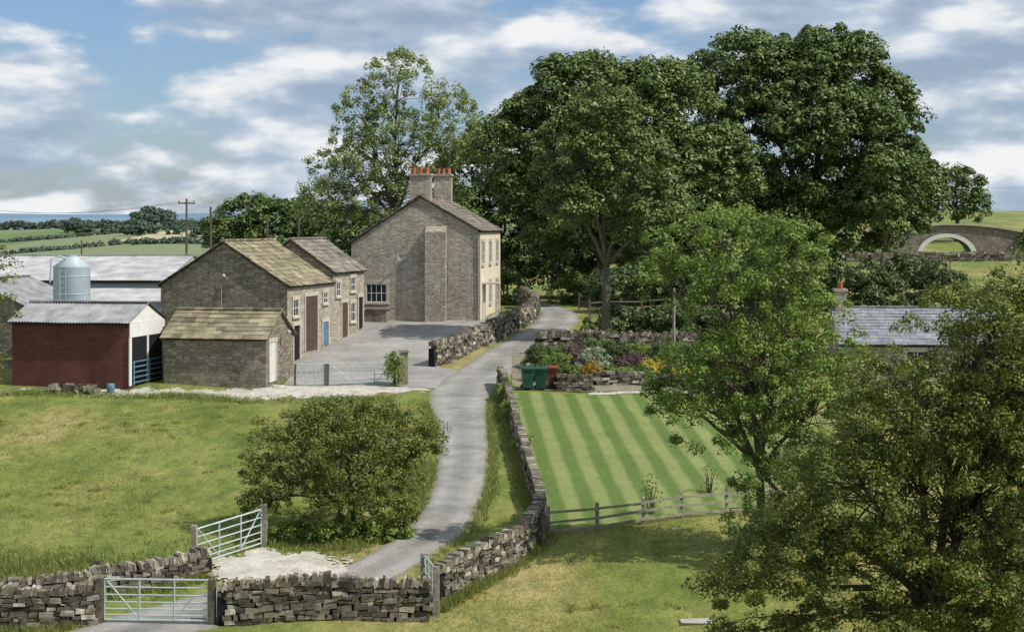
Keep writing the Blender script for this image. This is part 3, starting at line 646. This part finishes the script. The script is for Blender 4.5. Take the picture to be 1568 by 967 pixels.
for x,y,s in [(-205,800,7),(-188,790,6),(-172,780,5.5),(-160,800,5),(-215,830,5),(-150,800,4),(-140,700,4),(-128,690,3.5),(-155,720,5),(-165,735,4.5),(-119,680,4),(-186,880,9),(-225,690,5),(-235,700,4),(-190,870,7)]:
    z=gz(x,y); L.append((x,y,z+s*.55,s*.7,s*.7,s*.5)); L.append((x+s*.9,y,z+s*.4,s*.5,s*.6,s*.4))
for x in np.linspace(-300,-250,10): L.append((x,1000,gz(x,1000)+2,5,4,rng.uniform(2,4)))
def hedge(p,q,n,h):
    for t in np.linspace(0,1,n): x=p[0]+(q[0]-p[0])*t; y=p[1]+(q[1]-p[1])*t; L.append((x,y,gz(x,y)+h*.4,abs(q[0]-p[0])/n*.8+.5,1.5,h*rng.uniform(.5,1.1)))
hedge((-130,600),(-75,560),16,1.3); hedge((-235,740),(-130,800),24,1.4); hedge((-200,560),(-135,620),20,1.3); hedge((-120,640),(-100,860),10,1.4); hedge((-240,900),(-110,930),26,1.8)
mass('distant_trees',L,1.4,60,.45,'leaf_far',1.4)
tree('hawthorn_bush',(-5.4,55.2),[(-5.3,55,-1.5,2.1,2.0,1.5),(-7.0,55,-1.2,1.3,1.3,1.1),(-3.9,55,-.8,1.4,1.2,.8),(-6.8,54.8,-2.6,1.3,1.3,1.0),(-4.5,54.8,-2.3,1.5,1.3,1.2),(-5.5,55,-.35,1.1,1.0,.7),(-7.9,54.8,-2.0,.7,.8,.6),(-2.8,55,-.7,.7,.6,.45),(-5.3,54.4,-2.7,1.4,1.2,.9),(-6.4,55,-.2,.6,.6,.45),(-4.3,55,0,.7,.6,.35),(-8.2,54.8,-2.9,.5,.6,.5),(-3.5,54.4,-3.0,.7,.7,.6)],.27,100,.043,'leaf_haw',.09,-2.9,cover=1.1,flat=.75,twigs=.25,multi=3,spike=1.3)
mass('nettles',[(x,53.9+rng.normal(0,.3),gz(x,54)+.2,.5,.4,.4) for x in np.linspace(-7.3,-3.7,9)],.2,50,.05,'leaf_mid')
tree('young_ash_tree',(7.7,52.4),[(6.4,52,5.4,1.9,1.5,1.0),(8.4,52,5.0,1.1,1.1,1.1),(4.6,52,4.4,.8,.8,.6),(7.2,52,3.7,2.0,1.7,1.3),(7.2,52,1.6,2.6,2,1.6),(6.2,52,.3,2.0,1.7,1.1),(9.2,52,.3,2.0,1.8,2.2),(8.7,51.5,-1.6,2.0,1.6,1.5),(8.3,52,2.6,1.9,1.6,1.6),(4.9,52,.9,.9,.8,.6),(8.6,51.5,-2.9,1.8,1.4,1.0)],.31,95,.052,'leaf_mid',.16,-1.5,cover=.95,flat=.75,twigs=.4,spike=1.25)
tree('hawthorn_tree',(9.6,38.6),[(10.6,38,3.5,1.6,1.8,1.2),(11.7,38,4.1,1.2,1.2,1.1),(8.9,38,1.9,1.6,2,1.25),(11.2,38,2.0,1.8,1.8,1.6),(7.8,38,.2,1.7,1.9,1.25),(10.4,38,0,2.3,2.2,2.2),(6.7,38,-.6,1.1,1.2,.7),(6.1,38,-1.5,1.4,1.6,.75),(8.9,37.8,-1.6,2.4,2,1.0),(4.95,38,-2.1,.8,.9,.4),(5.6,38,-3.0,1.0,.9,.35),(12.6,38,1.5,2.2,2.2,2.6),(11.8,38,-1.5,2.2,2,1.4),(8,37.6,-2.7,1.9,1.6,.4),(11.5,37.6,-2.9,1.8,1.6,.5)],.3,120,.042,'leaf_haw',.22,-2.6,cover=1.3,flat=.7,twigs=.25,spike=1.25,up=.35)
tree('hawthorn_tree',(-14.4,43.5),[(-13.4,43,4.9,.85,.8,.5),(-13.6,43,3.9,.9,1,.6),(-13.5,43,2.7,.75,.8,.5)],.22,50,.04,'leaf_haw',.09,0,cover=.8,twigs=.6,spike=1.3)
def shrub(name,x,y,rx,rz,mat,ry=None,size=.045,n=90,cr=.2):
    ry=ry or rx; z=gz(x,y); E=empty(name,(0,0,0)); C,R=clumps([(x,y,z+rz*.75,rx,ry,rz)],cr,1.5,.8,.35,1.15); leaves('foliage',C,R,n,size,mat,E)
    b=MB(); 
    for k in range(5): limb(b,(x+rng.normal(0,.05),y,z-.05),(x+rng.normal(0,rx*.5),y+rng.normal(0,ry*.4),z+rz*1.2),.03,.01,4)
    b.build('stems',['bark'],E)
shrub('clipped_yew',-5.75,83.7,.38,.95,'leaf_mid')
for x,y,rx,rz,mt in [(2.2,88,.9,.6,'leaf_mid'),(3.4,90,1.0,.7,'fl_p'),(4.2,88,.8,.75,'fl_w'),(4.0,85.6,.55,.55,'fl_o'),(5.4,90,.9,.8,'leaf_dk'),(6.3,88.5,.9,.6,'fl_p'),(7.2,87,.7,.5,'fl_y'),(8.3,85.2,.8,.4,'fl_y'),(5.6,85.5,.8,.4,'leaf_mid'),(6.8,85.2,.6,.3,'leaf_mid'),(9.3,87,1.0,.9,'leaf_dk'),(8.8,90,1.1,.8,'leaf_mid'),(2.9,85.8,.7,.45,'leaf_syc'),(10.6,85.5,.9,.6,'fl_o'),(1.4,90,.8,.7,'leaf_dk'),(3.0,92.5,.9,.5,'leaf_mid'),(10.5,90,1.2,1.0,'leaf_syc'),(7,92,1,.6,'leaf_mid'),(2.6,84.2,.5,.25,'fl_p'),(4.9,84.9,.4,.3,'fl_p'),(1.5,86,.9,.5,'leaf_dk'),(2,92,1,.5,'leaf_syc'),(4.6,92.3,1,.7,'leaf_syc'),(5,86.9,.7,.4,'leaf_syc'),(7.8,89.5,.8,.8,'leaf_dk'),(6.2,86.5,.6,.4,'leaf_dk')]:
    shrub('garden_shrub',x,y,rx,rz,mt,n=70)
shrub('garden_sapling',4.7,57.2,.35,.8,'leaf_haw',n=7); shrub('garden_sapling',7.0,60.5,.3,.6,'leaf_haw',n=7)
mass('wall_ivy',[(-.1,75,gz(0,75)+.5,.35,1.2,.45),(-.35,80,gz(0,80)+.5,.4,1,.45),(.4,68,gz(.4,68)+.4,.3,.6,.3)],.2,60,.05,'leaf_mid')

# grass tufts
def inlane(x,y,pad=0):
    m=np.zeros(len(x),bool)
    for c in RS[::2]: m|=(x-c[0])**2+(y-c[1])**2<(c[2]+pad)**2
    return m
def grass(name,n,fx,fy,h0,h1,w,mask=True,blades=3,mat='blade'):
    x=fx(n); y=fy(n,x)
    if mask:
        k=~inlane(x,y,.03)&~inpoly(x,y,np.array(LAWN))&~inpoly(x,y,np.array(APRON))&~inpoly(x,y,np.array(YARD))&~((y>79.8)&(y<83.4)&(x<-4)&(mat=='blade')); x,y=x[k],y[k]
    pn=np.sin(x*.7+1.3*np.sin(y*.31))+np.sin(y*.45+1.1*np.sin(x*.5)); k=rng.random(len(x))<np.clip(.62+.3*pn,.12,1); x,y=x[k],y[k]
    x=np.repeat(x,blades)+rng.normal(0,.04,len(x)*blades); y=np.repeat(y,blades)+rng.normal(0,.04,len(y)*blades); m=len(x)
    z=g(x,y)-.01; a=rng.uniform(0,math.pi,m); h=rng.uniform(h0,h1,m); lx=rng.normal(0,.45,m)*h; ly=rng.normal(0,.45,m)*h
    V=np.stack([np.stack([x-w*np.cos(a),y-w*np.sin(a),z],1),np.stack([x+w*np.cos(a),y+w*np.sin(a),z],1),np.stack([x+lx,y+ly,z+h],1)],1).reshape(-1,3)
    return quadmesh(name,V,np.repeat(rng.random(m),3),mat,k=3)
grass('meadow_grass',50000,lambda n:rng.uniform(-27,-2,n),lambda n,x:82-(82-50)*rng.random(n)**.85,.03,.10,.012)
grass('pasture_grass',26000,lambda n:rng.uniform(-3,14,n),lambda n,x:rng.uniform(44,57,n),.03,.08,.01)
def clumpy(n,x0,x1,y0,y1,k):
    cx=rng.uniform(x0,x1,k); cy=rng.uniform(y0,y1,k); i=rng.integers(0,k,n); return cx[i]+rng.normal(0,.14,n),cy[i]+rng.normal(0,.14,n)
for (a,b_,c,d,k,n) in [(-24,-6,52,79,150,3500),(1,13,44,54,40,800)]:
    xx,yv=clumpy(n,a,b_,c,d,k); grass('rough_tussocks',n,lambda n:xx,lambda n,x:yv,.06,.18,.013,blades=4,mat='blade2')
def along(P,w): 
    S=spline([(*p,0) for p in P],.3)[:,:2]
    st={}
    def fx(n): st['i']=rng.integers(0,len(S),n); st['o']=rng.normal(0,w,(n,2)); return S[st['i'],0]+st['o'][:,0]
    def fy(n,x): return S[st['i'],1]+st['o'][:,1]
    return fx,fy
for P,w,n in [([(-17,47.4),(-13,48.1),(-10.6,49.1),(-9,50.4)],.3,4500),([(-17,45.6),(-11.4,46.0)],.15,900),([(-8,46.9),(-2.4,47.3)],.15,900),([(-2,47.6),(-.7,49.8),(.5,52),(1.1,54.2)],.15,1800),([(.6,57),(.45,60),(0,69),(-.4,76),(-.6,81)],.12,1800),([(-22,49),(-16,50.5),(-12,51.3),(-9.8,52)],.6,5500),([(-24,81.6),(-18,81),(-12,79.8),(-6,80)],.4,3500),([(-8.5,54),(-5,53.2),(-3.6,56),(-3.1,60),(-3.2,66)],.4,4000),([(-2.9,67),(-3.3,73),(-3.9,79)],.2,1200),([(-.9,80),(-.9,73),(-.8,66),(-.9,60),(-1.3,55),(-2.4,51.5)],.15,2200)]:
    fx,fy=along(P,w); grass('verge_tufts',n,fx,fy,.08,.3,.014,blades=5,mat='blade2')

# ------------------------------------------------------------ camera, sun, sky
cam=bpy.data.cameras.new('camera'); co=bpy.data.objects.new('camera',cam); scene.collection.objects.link(co)
co.location=(0,0,6); co.rotation_euler=(math.pi/2,0,0); cam.lens=60; cam.sensor_width=36; cam.shift_y=-.0883; cam.clip_end=30000; cam.clip_start=.5
scene.camera=co
el,az=math.radians(50),math.radians(-21)
S=Vector((math.cos(el)*math.cos(az),math.cos(el)*math.sin(az),math.sin(el)))
sl=bpy.data.lights.new('sun','SUN'); sl.energy=4.5; sl.angle=math.radians(.5); sl.color=(1,.95,.86)
so=bpy.data.objects.new('sun',sl); so.rotation_euler=S.to_track_quat('Z','Y').to_euler(); scene.collection.objects.link(so)
w=bpy.data.worlds.new('World'); scene.world=w; w.use_nodes=True; nt=w.node_tree; nt.nodes.clear()
out=N(nt,'ShaderNodeOutputWorld'); bg=N(nt,'ShaderNodeBackground'); sky=N(nt,'ShaderNodeTexSky'); sky.sky_type='NISHITA'; sky.sun_disc=False
sky.sun_elevation=el; sky.sun_rotation=math.radians(111); sky.air_density=1.0; sky.dust_density=.8; sky.ozone_density=2.5
bg.inputs[1].default_value=.115
tint=mix(nt,sky.outputs[0],(.74,.83,1.0),1.0,'MULTIPLY'); nt.links.new(tint,bg.inputs[0])
tc=N(nt,'ShaderNodeTexCoord'); G=tc.outputs['Generated']
SC=(1,1,2.7)
n1=noise(nt,scaled(nt,G,SC,(1.17,.55,.02)),9.0,7,.52); n2=noise(nt,scaled(nt,G,SC,(1.16,.55,.055)),9.0,4,.52)
mask=N(nt,'ShaderNodeMapRange',interpolation_type='SMOOTHSTEP'); mask.inputs[1].default_value=.38; mask.inputs[2].default_value=.5; nt.links.new(n1,mask.inputs[0])
df=N(nt,'ShaderNodeMath',operation='SUBTRACT'); nt.links.new(n1,df.inputs[0]); nt.links.new(n2,df.inputs[1])
sh=N(nt,'ShaderNodeMapRange'); sh.inputs[1].default_value=-.11; sh.inputs[2].default_value=.12; nt.links.new(df.outputs[0],sh.inputs[0])
cc=ramp(nt,sh.outputs[0],[(0,(.36,.46,.6)),(.38,(.49,.59,.72)),(.6,(.65,.73,.82)),(.8,(.86,.9,.94)),(1,(.97,.98,.99))])
bg2=N(nt,'ShaderNodeBackground'); nt.links.new(cc,bg2.inputs[0]); bg2.inputs[1].default_value=.92
ms=N(nt,'ShaderNodeMixShader'); nt.links.new(mask.outputs[0],ms.inputs[0]); nt.links.new(bg.outputs[0],ms.inputs[1]); nt.links.new(bg2.outputs[0],ms.inputs[2])
nt.links.new(ms.outputs[0],out.inputs['Surface'])
